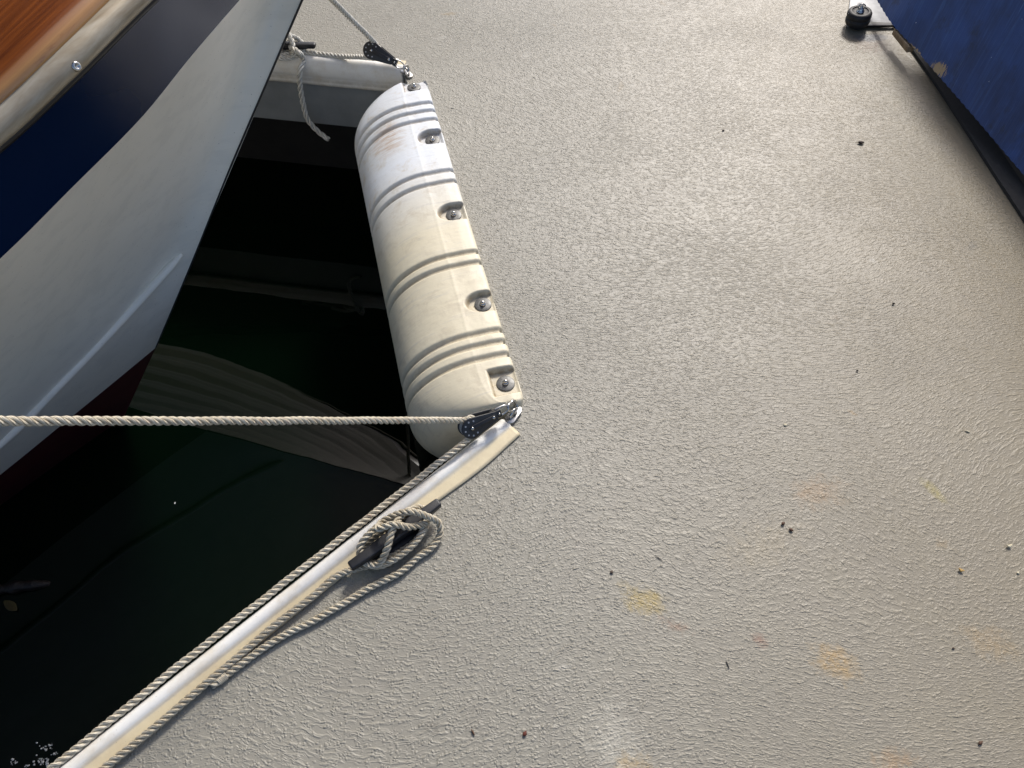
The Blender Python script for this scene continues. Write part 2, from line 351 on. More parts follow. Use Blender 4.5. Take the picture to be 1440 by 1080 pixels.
M = dict(
    deck=m_deck(), fascia=m_simple('dock_fascia_paint', (.24, .26, .27), .5, nscale=9, namt=.12),
    pontoon=m_simple('black_float', (.012, .012, .012), .8, nscale=8),
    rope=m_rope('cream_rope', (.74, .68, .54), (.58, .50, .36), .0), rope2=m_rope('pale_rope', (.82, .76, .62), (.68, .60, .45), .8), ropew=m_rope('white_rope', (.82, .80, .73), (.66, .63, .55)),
    fender=m_fender(), water=m_water(), wood=m_wood(), strip=m_strip(), blue=m_blue(),
    navy=m_hull('navy_gelcoat', (.003, .012, .044), (.004, .013, .046), .15, coat=0), white=m_hull('white_gelcoat', (.88, .85, .76), (.85, .82, .73), .32, .9, .65),
    red=m_hull('dark_red_antifouling', (.055, .003, .006), (.035, .002, .004), .5),
    black=m_simple('black_nylon', (.022, .023, .025), .42, nscale=90, namt=.2), dgrey=m_simple('dark_anodised_alloy', (.022, .023, .026), .4, .2, nscale=120, bscale=600),
    sheave=m_simple('grey_sheave', (.42, .43, .44), .4), steel=m_simple('stainless_steel', (.62, .61, .58), .24, 1, nscale=120, namt=.2),
    washer=m_simple('washer_steel', (.13, .13, .125), .45, .5, nscale=160, namt=.22), rubber=m_simple('black_rubber', (.018, .017, .017), .6, nscale=60),
    seam=m_simple('dark_rubber_seam', (.012, .012, .014), .4), bare=m_simple('bare_timber', (.38, .26, .15), .7, nscale=60, namt=.25),
    plate=m_simple('galvanised_plate', (.30, .31, .32), .45, .1, nscale=50),
    blocker_dark=m_simple('blocker_black', (.007, .007, .006), .9, nscale=3),  # near-black for the added slab above the slip
)
def m_trim():
    t = NT('vinyl_edge_trim'); v = t.obj; a = t.attr('flange')
    base = t.mix(a, (.76, .75, .71), (.66, .57, .38))
    base = t.mix(t.math('MULTIPLY', t.ramp(t.noise(v, 18, 5, .7), [(.45, 0), (.7, 1)]), .45), base, (.50, .41, .27))
    base = t.mix(t.math('MULTIPLY', t.ramp(t.noise(v, 330, 2), [(.70, 0), (.74, 1)]), .5), base, (.25, .2, .13))
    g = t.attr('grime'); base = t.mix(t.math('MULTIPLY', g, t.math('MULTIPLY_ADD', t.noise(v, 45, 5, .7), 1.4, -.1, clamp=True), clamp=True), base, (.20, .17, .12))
    return t.set(color=base, rough=.5, spec=.3, normal=t.bump(t.noise(v, 40, 3), .0006))
M['trim'] = m_trim()

# ------------------------------------------------------------------ setting: dock, water
WATER = -.5
A = P(722, 592); B = P(566, 96)                     # the two corners of the slip head
near_d = (A - P(108, 1080)).normalized(); far_d = (B - P(372, 78)).normalized()
NL = A - near_d * 9; FL = B - far_d * 12
outline = [A, NL, Vector((-8, -9, 0)), Vector((9, -9, 0)), Vector((9, 9, 0)), Vector((-13, 9, 0)), FL, B]
bm = bmesh.new(); vs = [bm.verts.new((p.x, p.y, 0)) for p in outline]; f = bm.faces.new(vs); bmesh.ops.triangulate(bm, faces=[f])
deck = tag(bm_obj('dock_deck', bm, M['deck']), kind='structure')
if deck.data.polygons[0].normal.z < 0: deck.data.flip_normals()
FH = .205
v = []; fc = []
for p in outline: v += [(p.x, p.y, -.001), (p.x, p.y, -FH)]
n = len(outline); fc = [[2 * i, 2 * i + 1, (2 * i + 3) % (2 * n), (2 * i + 2) % (2 * n)] for i in range(n)]
cen = [2 * i + 1 for i in range(n)]
o = mesh_obj('dock_fascia', v, fc, M['fascia'], smooth=False); bm = bmesh.new(); bm.from_mesh(o.data)
bm.verts.ensure_lookup_table(); f = bm.faces.new([bm.verts[i] for i in cen]); bmesh.ops.triangulate(bm, faces=[f]); bm.to_mesh(o.data); bm.free(); tag(o, kind='structure')
# dark floats set back under the deck
def inset_poly(d):
    out = []
    m = len(outline)
    for i in range(m):
        a, b, c = outline[i - 1], outline[i], outline[(i + 1) % m]
        n1 = (b - a).normalized().cross(Vector((0, 0, 1))); n2 = (c - b).normalized().cross(Vector((0, 0, 1)))
        k = (n1 + n2); k /= max(.3, k.dot(n1)); out.append(b - k * d)
    return out
area = sum(outline[i].x * outline[(i + 1) % n].y - outline[(i + 1) % n].x * outline[i].y for i in range(n))
ip = inset_poly(.16 if area > 0 else -.16)
bm = bmesh.new(); prism(bm, [(p.x, p.y) for p in ip], -.9, -FH - .004); bmesh.ops.triangulate(bm, faces=[f for f in bm.faces if len(f.verts) > 4])
tag(bm_obj('dock_float', bm, M['pontoon']), kind='structure')
bm = bmesh.new(); bmesh.ops.create_grid(bm, x_segments=1, y_segments=1, size=400); 
for q in bm.verts: q.co.z = WATER
tag(bm_obj('water', bm, M['water']), kind='structure')

# ------------------------------------------------------------------ edge trim along the dock
def trim(path_pts, out_sign, name, label, pinch=None, widths=None):
    # profile (u: outwards over the water, z, flange, grime)
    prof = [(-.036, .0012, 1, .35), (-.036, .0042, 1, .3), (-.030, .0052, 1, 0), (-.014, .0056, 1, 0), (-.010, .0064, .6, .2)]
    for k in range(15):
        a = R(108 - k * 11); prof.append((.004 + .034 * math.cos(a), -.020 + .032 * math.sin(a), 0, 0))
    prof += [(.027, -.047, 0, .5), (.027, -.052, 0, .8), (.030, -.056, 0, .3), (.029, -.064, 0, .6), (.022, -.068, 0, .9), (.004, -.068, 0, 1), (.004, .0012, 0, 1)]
    c, s = catmull(path_pts, .006); T = np.gradient(c, axis=0); T /= np.linalg.norm(T, axis=1)[:, None]
    nrm = np.cross(T, [0, 0, 1]) * out_sign
    V = []; fl = []; gr = []; F = []
    for i in range(len(c)):
        e = s[-1] - s[i]; pz = 1.0; fw = 1.0
        if pinch: pz = 1 - pinch * math.exp(-(e / .035) ** 2) - .12 * math.exp(-((e - .06) / .012) ** 2); 
        w_ = widths(e) if widths else 1
        for (u, z, f_, g_) in prof:
            uu = u * (w_ if u < -.004 else 1)
            if u > -.011: zz = z * pz if z > 0 else z; uu = u * (.75 + .25 * pz) if z > 0 else u
            else: zz = z
            uu *= .6 if uu > 0 else .8; V.append((c[i] + nrm[i] * uu + np.array([0, 0, zz])).tolist()); fl.append(f_); gr.append(g_)
    m = len(prof)
    F = [[i * m + j, i * m + (j + 1) % m, (i + 1) * m + (j + 1) % m, (i + 1) * m + j] for i in range(len(c) - 1) for j in range(m)]
    F += [list(range(m)), [(len(c) - 1) * m + j for j in range(m)][::-1]]
    o = mesh_obj(name, V, F, M['trim'], attrs={'flange': fl, 'grime': gr})
    bm = bmesh.new(); bm.from_mesh(o.data); bmesh.ops.recalc_face_normals(bm, faces=bm.faces); bm.to_mesh(o.data); bm.free()
    return tag(o, label, 'edge trim')
nn = near_d.cross(Vector((0, 0, 1)))
if nn.dot(Vector((-1, 1, 0))) < 0: nn = -nn                      # towards the water
osn = 1 if near_d.cross(Vector((0, 0, 1))).dot(Vector((-1, 1, 0))) > 0 else -1
Ae = A - near_d * .012
trim([A - near_d * 7, A - near_d * 3, A - near_d * .5, A - near_d * .15, Ae], osn, 'edge_trim', 'cream and white vinyl trim along the near dock edge under the cleat', pinch=.45, widths=lambda e: 1 + .25 * math.exp(-((e - .10) / .09) ** 2))
osf = 1 if far_d.cross(Vector((0, 0, 1))).y < 0 else -1
trim([B - far_d * 9, B - far_d * 3, B - far_d * .5, B + far_d * .004], osf, 'edge_trim', 'off white vinyl trim on the far dock edge behind the boat bow', pinch=.3)
def far_screw(x, y):
    p = P(x, y, -.02); bm = bmesh.new(); lathe(bm, [(0, .002), (.0055, .002), (.0065, 0), (.0065, -.01)], Matrix.Translation(p) @ Matrix.Rotation(R(70), 4, 'X'), 16)
    return p
# ------------------------------------------------------------------ corner fender
def build_fender():
    fz = .018
    r0 = P(599, 108, fz); r1 = P(738, 560, fz)                   # right-hand (dock side) edge
    ax = (r0 - r1); L = ax.length; ax.normalize(); out = Vector((0, 0, 1)).cross(ax)
    if out.x > 0: out = -out
    def s_of(x, y, z=fz):
        return (P(x, y, z) - r1).dot(ax)
    # section: dock side wall, flat flange, big rounded belly, back face
    sec = [(0.004, -.10), (0.0, -.012), (0.0015, -.004), (.006, 0), (.03, 0.0015), (.060, 0.000)]
    for k in range(1, 61):
        a = R(90 - k * 2.45); sec.append((.060 + .158 * math.cos(a), -.135 + .135 * math.sin(a)))
    lastu, lastz = sec[-1]; sec += [(lastu - .03, lastz - .05), (lastu - .08, lastz - .085), (.02, lastz - .09), (.012, -.16), (.006, -.11)]
    sec = np.array(sec); d = np.r_[0, np.cumsum(np.linalg.norm(np.diff(sec, axis=0), axis=1))]
    tot = d[-1]; vis = d[65]
    tt = np.r_[np.linspace(0, vis, 190, endpoint=False), np.linspace(vis, tot, 40)]
    # smooth resample
    su = np.interp(tt, d, sec[:, 0]); sz = np.interp(tt, d, sec[:, 1])
    for _ in range(3): su[1:-1] = (su[:-2] + 2 * su[1:-1] + su[2:]) / 4; sz[1:-1] = (sz[:-2] + 2 * sz[1:-1] + sz[2:]) / 4
    du = np.gradient(su); dz = np.gradient(sz); ln = np.hypot(du, dz); nu = -dz / ln; nz = du / ln   # outward normal
    NS = 560; S = np.linspace(0, L, NS)
    grooves = []
    def grp(ys, xs): 
        for x, y in zip(xs, ys): grooves.append(s_of(x, y))
    # groove positions read along the right-hand edge
    def edge_x(y): return 600 + (y - 113) * (738 - 600) / (560 - 113)
    for y in (143, 154, 166, 238, 253, 352, 367, 462, 478, 496): grooves.append(s_of(edge_x(y), y))
    wash = [(582, 121), (608, 196), (638, 301), (679, 427), (711, 538)]
    ws = []
    for x, y in wash:
        p = P(x, y, fz - .008); rel = p - r1; ws.append((rel.dot(ax), rel.dot(out)))
    V = []; dirt = []; al = []; ar = []; sc = []
    arc = np.interp(tt, d, d)
    er = .10
    for i, s in enumerate(S):
        e = min(s, L - s)
        q = max(0, 1 - (1 - min(1, e / er)) ** 2.5) ** .42
        fo = .50 + .50 * q                                      # how far out the belly reaches towards the ends
        dn = .82 + .18 * q
        e2 = min(1, e / .018); corner = 1 - math.sqrt(max(0, 1 - (1 - e2) ** 2))
        for j in range(len(tt)):
            u = su[j] * fo + (.005) * corner * (1 if su[j] < .03 else 0); z = sz[j] * (dn if sz[j] < -.02 else 1 + (dn - 1) * max(0, -sz[j]) / .02); dd = 0
            if su[j] > -1:
                for g in grooves:
                    x = (s - g) / .0062
                    if abs(x) < 2.2:
                        k = math.exp(-(abs(x) ** 3)); amt = .0065 * k
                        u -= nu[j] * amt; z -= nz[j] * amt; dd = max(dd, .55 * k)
            # raised seam running the length of the belly
            if abs(arc[j] - .168) < .004: 
                u += nu[j] * .0003; z += nz[j] * .0003
            if z > -.03 and su[j] > .0005 and u < .12:
                for wi, (wsn, wu) in enumerate(ws):
                    a = (s - wsn); b = (u - wu)
                    if abs(a) < .05 and abs(b) < .06:
                        # D-shaped pocket, open on the dock side; flat floor
                        hw = .024 if wi in (1, 2, 3) else .022
                        if b > 0: dist = math.hypot(a * 1.05, b * .82) / hw
                        else: dist = max(abs(a) * 1.05 / hw, 0)
                        if wi in (0, 4): dist = max(abs(a) / .026, b / .024)
                        floor = -.0125 - (.002 if a > 0 else 0)
                        k = min(1, max(0, (1.28 - dist) / .28)); k = k * k * (3 - 2 * k)
                        if b < -.02: k *= max(0, 1 - (-.02 - b) / .012) if wi else k
                        zt = floor; 
                        if z > zt: z = z * (1 - k) + zt * k
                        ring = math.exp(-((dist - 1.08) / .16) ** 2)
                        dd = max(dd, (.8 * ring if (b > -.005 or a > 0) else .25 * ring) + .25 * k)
            p = r1 + ax * (s) + out * u; V.append((p.x, p.y, fz + z))
            dirt.append(dd); al.append(s / L); ar.append(arc[j])
            pp = ((s / L - .80) / .07) ** 2 + ((arc[j] - .235) / .055) ** 2
            sc.append(max(0, 1 - pp))
    m = len(tt)
    F = [[i * m + j, (i + 1) * m + j, (i + 1) * m + j + 1, i * m + j + 1] for i in range(NS - 1) for j in range(m - 1)]
    F += [[i * m + m - 1, (i + 1) * m + m - 1, (i + 1) * m, i * m] for i in range(NS - 1)]
    # rounded end caps: shrink rings towards the middle of the section
    for i, sg in ((0, -1), (NS - 1, 1)):
        prev = [i * m + j for j in range(m)]; ctr = Vector((0, 0, 0))
        for j in range(m): ctr += Vector(V[i * m + j])
        ctr /= m
        for st, bul in ((.97, .004), (.88, .008), (.6, .011), (.05, .012)):
            cur = []
            for j in range(m):
                q = Vector(V[i * m + j]); q = ctr + (q - ctr) * st + ax * (sg * bul); cur.append(len(V)); V.append(tuple(q)); dirt.append(.15); al.append(i / NS); ar.append(ar[j]); sc.append(0)
            for j in range(m):
                k = (j + 1) % m; F.append([prev[j], prev[k], cur[k], cur[j]])
            prev = cur
        F.append(prev)
    root = empty('dock_fender', (r1.x, r1.y, -.1))
    body = mesh_obj('body', V, F, M['fender'], attrs={'dirt': dirt, 'along': al, 'around': ar, 'scuff': sc})
    bm = bmesh.new(); bm.from_mesh(body.data); bmesh.ops.recalc_face_normals(bm, faces=bm.faces); bm.to_mesh(body.data); bm.free()
    parts = [body]
    for k, (s, u) in enumerate(ws):
        c = r1 + ax * s + out * u; zf = fz - .0122
        bm = bmesh.new(); T_ = Matrix.Translation((c.x, c.y, zf)) @ Matrix.Rotation(R(random.uniform(-4, 4)), 4, 'X')
        lathe(bm, [(0, .0026), (.0062, .0026), (.0168, .0022), (.0176, .0016), (.0176, -.002), (0, -.002)], T_, 40)
        wa = bm_obj('washer', bm, M['washer'], smooth=True); bevel(wa, .0003, 1)
        bm = bmesh.new(); lathe(bm, [(.0062, .0026), (.0062, .005), (.0052, .0062), (.0036, .0066), (.0036, .0098), (.0028, .0112), (0, .0116)], T_, 6 if False else 24)
        nu_ = bm_obj('nut', bm, M['steel'], smooth=True); nu_.parent = wa
        parts.append(wa)
    reparent(parts, root)
    tag(root, 'long white ribbed plastic fender bolted across the slip corner with five washers', 'fender')
    return root, ax, out, r1, L
fender, FAX, FOUT, FR1, FL_ = build_fender()

# ------------------------------------------------------------------ the moored boat
th = R(23)
SF = P(219, 489, -.305); BD = Vector((math.cos(th), math.sin(th), 0)); BN = Vector((-math.sin(th), math.cos(th), 0))   # bow direction, centre plane normal
def stem(x, y):
    d = ray(x, y); o = Vector((0, 0, CAM_H)); t_ = (SF - o).dot(BN) / d.dot(BN); return o + d * t_
def curve(stem_xy, pts):
    p = [stem(*stem_xy)] + [P(*q) for q in pts]
    last = p[-1] - p[-2]; last.z *= .5; last.normalize()
    # aft of the frame the sides run back towards the beam
    back = (last * .5 - BD * .5).normalized()
    p += [p[-1] + last * .25, p[-1] + last * .45 + back * .25, p[-1] + last * .5 + back * 1.0, p[-1] + last * .5 + back * 1.2 - BD * 1.6]
    c, s = catmull([tuple(q) for q in p], .01)
    k = np.linspace(0, 1, 140) ** 1.25 * s[-1]
    return np.stack([np.interp(k, s, c[:, i]) for i in range(3)], 1)
C1 = curve((528, -235), [(375, -146, .685), (213, 0, .665), (100, 112, .645), (0, 205, .62)])
C2 = curve((488, -147), [(425, -98, .555), (337, 0, .535), (268, 80, .515), (200, 164, .495), (100, 265, .475), (0, 364, .455)])
C4 = curve((219, 489), [(150, 546, -.32), (80, 603, -.33), (0, 668, -.34)])
def plan_n(c):
    T = np.gradient(c, axis=0); T[:, 2] = 0; T /= np.linalg.norm(T, axis=1)[:, None]; n_ = np.cross(T, [0, 0, 1])
    if n_[60].dot(np.array(BN)) < 0: n_ = -n_
    return n_     # inboard
def loft(rows, name, mat, parent, attrs=False, mirror=True, only=False):
    rows = [np.asarray(r) for r in rows]; V = np.concatenate(rows).tolist(); m = len(rows[0]); K = len(rows)
    F = [[a * m + i, a * m + i + 1, (a + 1) * m + i + 1, (a + 1) * m + i] for a in range(K - 1) for i in range(m - 1)]
    seg = [0] + [float(np.linalg.norm(rows[i][60] - rows[i - 1][60])) for i in range(1, K)]; ac = np.repeat(np.cumsum(seg), m)
    sl_ = np.r_[0, np.cumsum(np.linalg.norm(np.diff(rows[0], axis=0), axis=1))]; al = np.tile(sl_, K)
    if mirror:
        W = []; bn = np.array(BN); s0 = np.array(SF)
        for v_ in V:
            v_ = np.array(v_); dd = (v_ - s0).dot(bn); W.append((v_ - 2 * dd * bn).tolist())
        if only: V = W; F = [f[::-1] for f in F]
        else: F += [[q + len(V) for q in f[::-1]] for f in F]; V = V + W; ac = np.r_[ac, ac]; al = np.r_[al, al]
    return mesh_obj(name, V, F, mat, parent, attrs={'across': ac, 'along': al})
n1 = plan_n(C1); n2 = plan_n(C2); n4 = plan_n(C4); Z = np.array([0, 0, 1.0])
boat = empty('moored_boat', tuple(SF))
fade = np.minimum(1, np.arange(140) / 25.0)[:, None]           # insets vanish at the stem
fade3 = (np.minimum(1, np.arange(140) / 70.0) ** 1.6)[:, None]
def mirror_pt(x, y, h):                                       # the port side is only seen by way of the water: point at height h reflected at (x, y)
    d = ray(x, y); o_ = Vector((0, 0, CAM_H)); t1 = (WATER - CAM_H) / d.z; w_ = o_ + d * t1; r_ = Vector((d.x, d.y, -d.z)); return w_ + r_ * ((h - WATER) / r_.z)
def resample(pts):
    c, s = catmull([tuple(q) for q in pts], .01); k = np.linspace(0, 1, 140) ** 1.25 * s[-1]
    return np.stack([np.interp(k, s, c[:, i]) for i in range(3)], 1)
def mirrored(a):
    a = np.asarray(a); bn = np.array(BN); return a - 2 * np.outer((a - np.array(SF)) @ bn, bn)
C2p = resample([C2[0], mirror_pt(560, 632, .53), mirror_pt(500, 593, .51), mirror_pt(400, 540, .48), mirror_pt(300, 500, .46), mirror_pt(215, 481, .45), Vector((-2.2, 2.3, .43)), Vector((-3.3, 2.2, .42))])
C4p = mirrored(C4); n2p = -plan_n(C2p) * np.sign((-plan_n(C2p))[60].dot(-np.array(BN)))
C1p = C2p + (C1[0] - C2[0]) * (1 - fade) + (-n2p * .06 + Z * .14) * fade
n1p = n2p
cl_ = lambda c1: c1 - np.outer((c1 - np.array(SF)) @ np.array(BN), np.array(BN)) + Z * .075
wf = np.minimum(1, np.arange(140) / 55.0)[:, None]
low = C4 + np.array([-.137, -.086, -.195]) * (1 - wf) + np.array([-.085, .07, -.16]) * wf
keel = low + np.array([-.5, -.2, -.3]) * (1 - wf) + np.array([-.3, .2, -.3]) * wf
def added_groove(k): f = (k * 9) % 1; return .022 * max(0, 1 - abs(f - .5) / .26) + .005 * f  # grooves added on the port side alone to stripe its reflection
sp = [(.004, .004), (.009, .005), (.013, .010), (.014, .016), (.012, .022), (.007, .028), (.0, .031), (-.006, .0325)]
dk = [(-.006, .0327), (-.007, .038), (-.011, .043), (-.018, .047), (-.03, .050), (-.05, .053), (-.08, .056), (-.12, .059), (-.17, .062)]
boat = empty('moored_boat', tuple(SF)); bp = []
CEN = np.array(SF); BNn = np.array(BN)
for side, (c1, c2, c4, inn, lo, ke) in enumerate(((C1, C2, C4, n1, low, keel), (C1p, C2p, C4p, n1p, mirrored(low), mirrored(keel)))):
    sg = -1 if side == 0 else 1                                # which side of the centre plane is outboard
    nn2 = n2 if side == 0 else n2p; out_ = -inn
    def row(k, off): return c2 * (1 - k) + c4 * k + nn2 * off * fade3
    bp.append(loft([c1 * (1 - k) + c2 * k + nn2 * (.010 * math.sin(math.pi * k)) * fade3 for k in np.linspace(0, 1, 8)], 'navy_band', M['navy'], None, mirror=False))
    if side == 0: rows = [row(k, .035 * math.sin(math.pi * k) + .0009 * math.sin(k * 2 * math.pi * 9) * min(1, 4 * k, 4 * (1 - k))) for k in np.linspace(0, 1, 120)]
    else: rows = [row(k, .02 * math.sin(math.pi * k) + added_groove(k)) for k in np.linspace(0, 1, 260)]
    bp.append(loft(rows, 'topside', M['white'], None, mirror=False))
    bp.append(loft([c4, c4 * .6 + lo * .4, lo, ke], 'bottom', M['red'], None, mirror=False))
    bp.append(loft([c1 + out_ * a + Z * b for a, b in ((.0, -.006), (.004, -.005), (.006, 0), (.004, .005), (0, .006))], 'seal', M['seam'], None, mirror=False))
    bp.append(loft([c1 + out_ * a + Z * b for a, b in sp], 'rubbing_strake', M['strip'], None, mirror=False))
    def deckrow(a, b):                                         # never past the centre line
        q = c1 + out_ * a * np.maximum(fade, .02) + Z * b; dd = (q - CEN) @ BNn * sg
        return q + np.outer(np.maximum(-dd, 0), BNn) * sg
    bp.append(loft([deckrow(a, b) for a, b in dk] + [cl_(c1)], 'deck', M['wood'], None, mirror=False))
ob = -n1
# spray rail: find the row parameter that matches its place on the hull side
def find_k(x, y):
    best = None
    for k in np.linspace(.3, .99, 180):
        row = wrow(k)
        for i in range(0, 139):
            q = proj(row[i]); dd = (q[0] - x) ** 2 + (q[1] - y) ** 2
            if best is None or dd < best[0]: best = (dd, k, i)
    return best[1], best[2]
_c = {}
def wrow(k):
    k = round(float(k), 4)
    if k not in _c: _c[k] = C2 * (1 - k) + C4 * k + n2 * .035 * math.sin(math.pi * k) * fade3
    return _c[k]
kk = [find_k(*q) for q in ((256, 358), (163, 455), (80, 540), (2, 620))]
path = [wrow(k)[i] for k, i in kk]; last = path[-1] - path[-2]; last = last / np.linalg.norm(last)
k3 = kk[-1]; path += [wrow(k3[0])[min(139, k3[1] + 14)], wrow(k3[0])[min(139, k3[1] + 26)]]
c, s = catmull(path, .008); hn = np.cross(np.gradient(c, axis=0), (C4 - C2)[70]); hn /= np.linalg.norm(hn, axis=1)[:, None]
if hn[5].dot(np.array([0, -1, 0])) < 0: hn = -hn
rr = .0095 * np.minimum(1, (s / .05 + .15)) ** .5
V, F = tube_arrays(c + hn * .001, rr, 14); sr = mesh_obj('spray_rail', V, F, M['white']); bp.append(sr)
# bow seam: the dark line up the stem
sv = [stem(425 + t * .43, -t) for t in (150, 100, 60, 0)] + [stem(380, 105), stem(320, 245), stem(262, 388), stem(219, 489)]
bp.append(tube_obj('stem_seam', [tuple(q) for q in sv], .0022, M['seam'], n=8, step=.01))
# screw in the rubbing strake
def find_s(x, y):
    row = C1 + ob * .0135 + Z * .017; i = min(range(139), key=lambda i: (proj(row[i])[0] - x) ** 2 + (proj(row[i])[1] - y) ** 2); return row[i], ob[i]
for x, y in ((98, 94), (330, -120)):
    p_, n_ = find_s(x, y); bm = bmesh.new(); Mx = Matrix.Translation(p_) @ Vector((n_[0], n_[1], .45)).to_track_quat('Z', 'Y').to_matrix().to_4x4()
    lathe(bm, [(.0058, -.006), (.0058, .0008), (.0048, .002), (.0026, .0025), (.0024, .0010), (0, .0008)], Mx, 24); bp.append(bm_obj('screw', bm, M['steel'], smooth=True))
reparent(bp, boat)
tag(boat, 'moored boat with navy and white hull and varnished wooden deck edge', 'boat')

# ------------------------------------------------------------------ blocks (pulleys)
def build_block(anchor, tip, nrm, label, ring_to, size=1.0):
    Mx = frame(anchor, tip - anchor, nrm) @ Matrix.Scale(size, 4); LEN = .058; bw = .0085; parts = []
    root = empty('pulley_block', tuple(anchor)); RR = .0195
    def tear(rad, r2, x0):
        pts = [(x0, -r2)] + circ(LEN, 0, rad, 28, -105, 105) + [(x0, r2)]; return pts
    for sg in (1, -1):
        bm = bmesh.new(); z0, z1 = (bw, bw + .0032) if sg > 0 else (-bw - .0032, -bw)
        prism(bm, tear(RR, .0085, .006), z0, z1, Mx); ck = bevel(bm_obj('cheek', bm, M['black']), .0009, 2); parts.append(ck)
        bm = bmesh.new(); zz = (z1 + .0002, z1 + .0018) if sg > 0 else (z0 - .0018, z0 - .0002)
        prism(bm, circ(LEN, 0, .0052, 12, -90, 90) + circ(.013, 0, .0045, 12, 90, 270), zz[0], zz[1], Mx); st = bevel(bm_obj('strap', bm, M['dgrey'], ck), .0005, 1)
        bm = bmesh.new()
        for k in range(7):
            a = R(-120 + 40 * k); cx, cy = LEN + .0135 * math.cos(a), .0135 * math.sin(a)
            prism(bm, circ(cx, cy, .0017, 10), *( (z1 - .0005, z1 + .0003) if sg > 0 else (z0 - .0003, z0 + .0005)), Mx)
        bm_obj('ball_bearing', bm, M['sheave'], ck)
        for x in (LEN, .014):
            bm = bmesh.new(); h = zz[1] if sg > 0 else zz[0]; lathe(bm, [(0, .0012), (.0022, .0010), (.0030, 0), (.003, -.001)], Mx @ Matrix.Translation((x, 0, h)) @ (Matrix.Identity(4) if sg > 0 else Matrix.Rotation(math.pi, 4, 'X')), 16); bm_obj('rivet', bm, M['steel'], ck, True)
    bm = bmesh.new(); lathe(bm, [(0, -.0062), (.0165, -.0062), (.0182, -.0052), (.0135, -.001), (.013, 0), (.0135, .001), (.0182, .0052), (.0165, .0062), (0, .0062)], Mx @ Matrix.Translation((LEN, 0, 0)), 40)
    parts.append(bm_obj('sheave', bm, M['sheave'], smooth=True))
    bm = bmesh.new(); prism(bm, [(-.004, -.007), (.014, -.007), (.014, .007), (-.004, .007)], -.0083, .0083, Mx); parts.append(bevel(bm_obj('head', bm, M['dgrey']), .0012))
    # stainless swivel bracket and ring
    for sg in (1, -1):
        parts.append(tube_obj('bracket_arm', [tuple(Mx @ Vector(q)) for q in ((.004, .0074 * sg, .0), (-.010, .0074 * sg, 0), (-.019, .005 * sg, 0), (-.023, 0, 0))], .0017, M['steel'], n=10))
    parts.append(tube_obj('swivel_pin', [tuple(Mx @ Vector((.001, 0, -.0105))), tuple(Mx @ Vector((.001, 0, 0))), tuple(Mx @ Vector((.001, 0, .0105)))], .0024, M['steel'], n=12))
    c0 = Mx @ Vector((-.022, 0, 0)); rt = Vector(ring_to); dr = (rt - c0); Lr = dr.length; Fr = frame((c0 + rt) / 2, dr, Vector((.3, -.5, .8)))
    ring = [tuple(Fr @ Vector((Lr * .5 * math.cos(a) * 1.05, .0105 * math.sin(a) * (1.15 if math.cos(a) > 0 else .8), 0))) for a in [k / 16 * 2 * math.pi for k in range(17)]]
    parts.append(tube_obj('shackle', ring, .0024, M['steel'], n=12, step=.0015))
    reparent(parts, root); tag(root, label, 'pulley'); return Mx, LEN
def eye(c, direction, label):
    r_ = empty('eye_plate', tuple(c)); f_ = frame(c, direction, (0, 0, 1)); bm = bmesh.new()
    prism(bm, circ(.011, 0, .010, 12, -90, 90) + circ(-.011, 0, .010, 12, 90, 270), 0, .003, f_); a = bevel(bm_obj('base_plate', bm, M['steel']), .0008)
    b = tube_obj('eye', [tuple(f_ @ Vector(q)) for q in ((-.010, 0, .001), (-.009, 0, .010), (0, 0, .0165), (.009, 0, .010), (.010, 0, .001))], .0028, M['steel'], n=12)
    reparent([a, b], r_); tag(r_, label, 'eye plate')
nb_anchor = P(700, 580, .034); nb_tip = P(667, 597, .034)
eye(P(722, 584, .004) + Vector((0, 0, 0)), (.5, .8, 0), 'steel eye plate screwed down at the bottom end of the fender')
nM, nL = build_block(nb_anchor, nb_tip, Vector((.62, -.55, .60)), 'black pulley block with grey wheel at the bottom end of the fender', P(727, 573, .014))
fb_anchor = P(556, 88, .045); fb_tip = P(520, 69, .07)
eye(P(572, 104, .003), (.5, -.6, 0), 'steel eye plate behind the top end of the fender')
fM, fL = build_block(fb_anchor, fb_tip, Vector((-.45, -.62, .64)), 'black pulley block at the top end of the fender by the bow', P(574, 101, .018), 1.12)

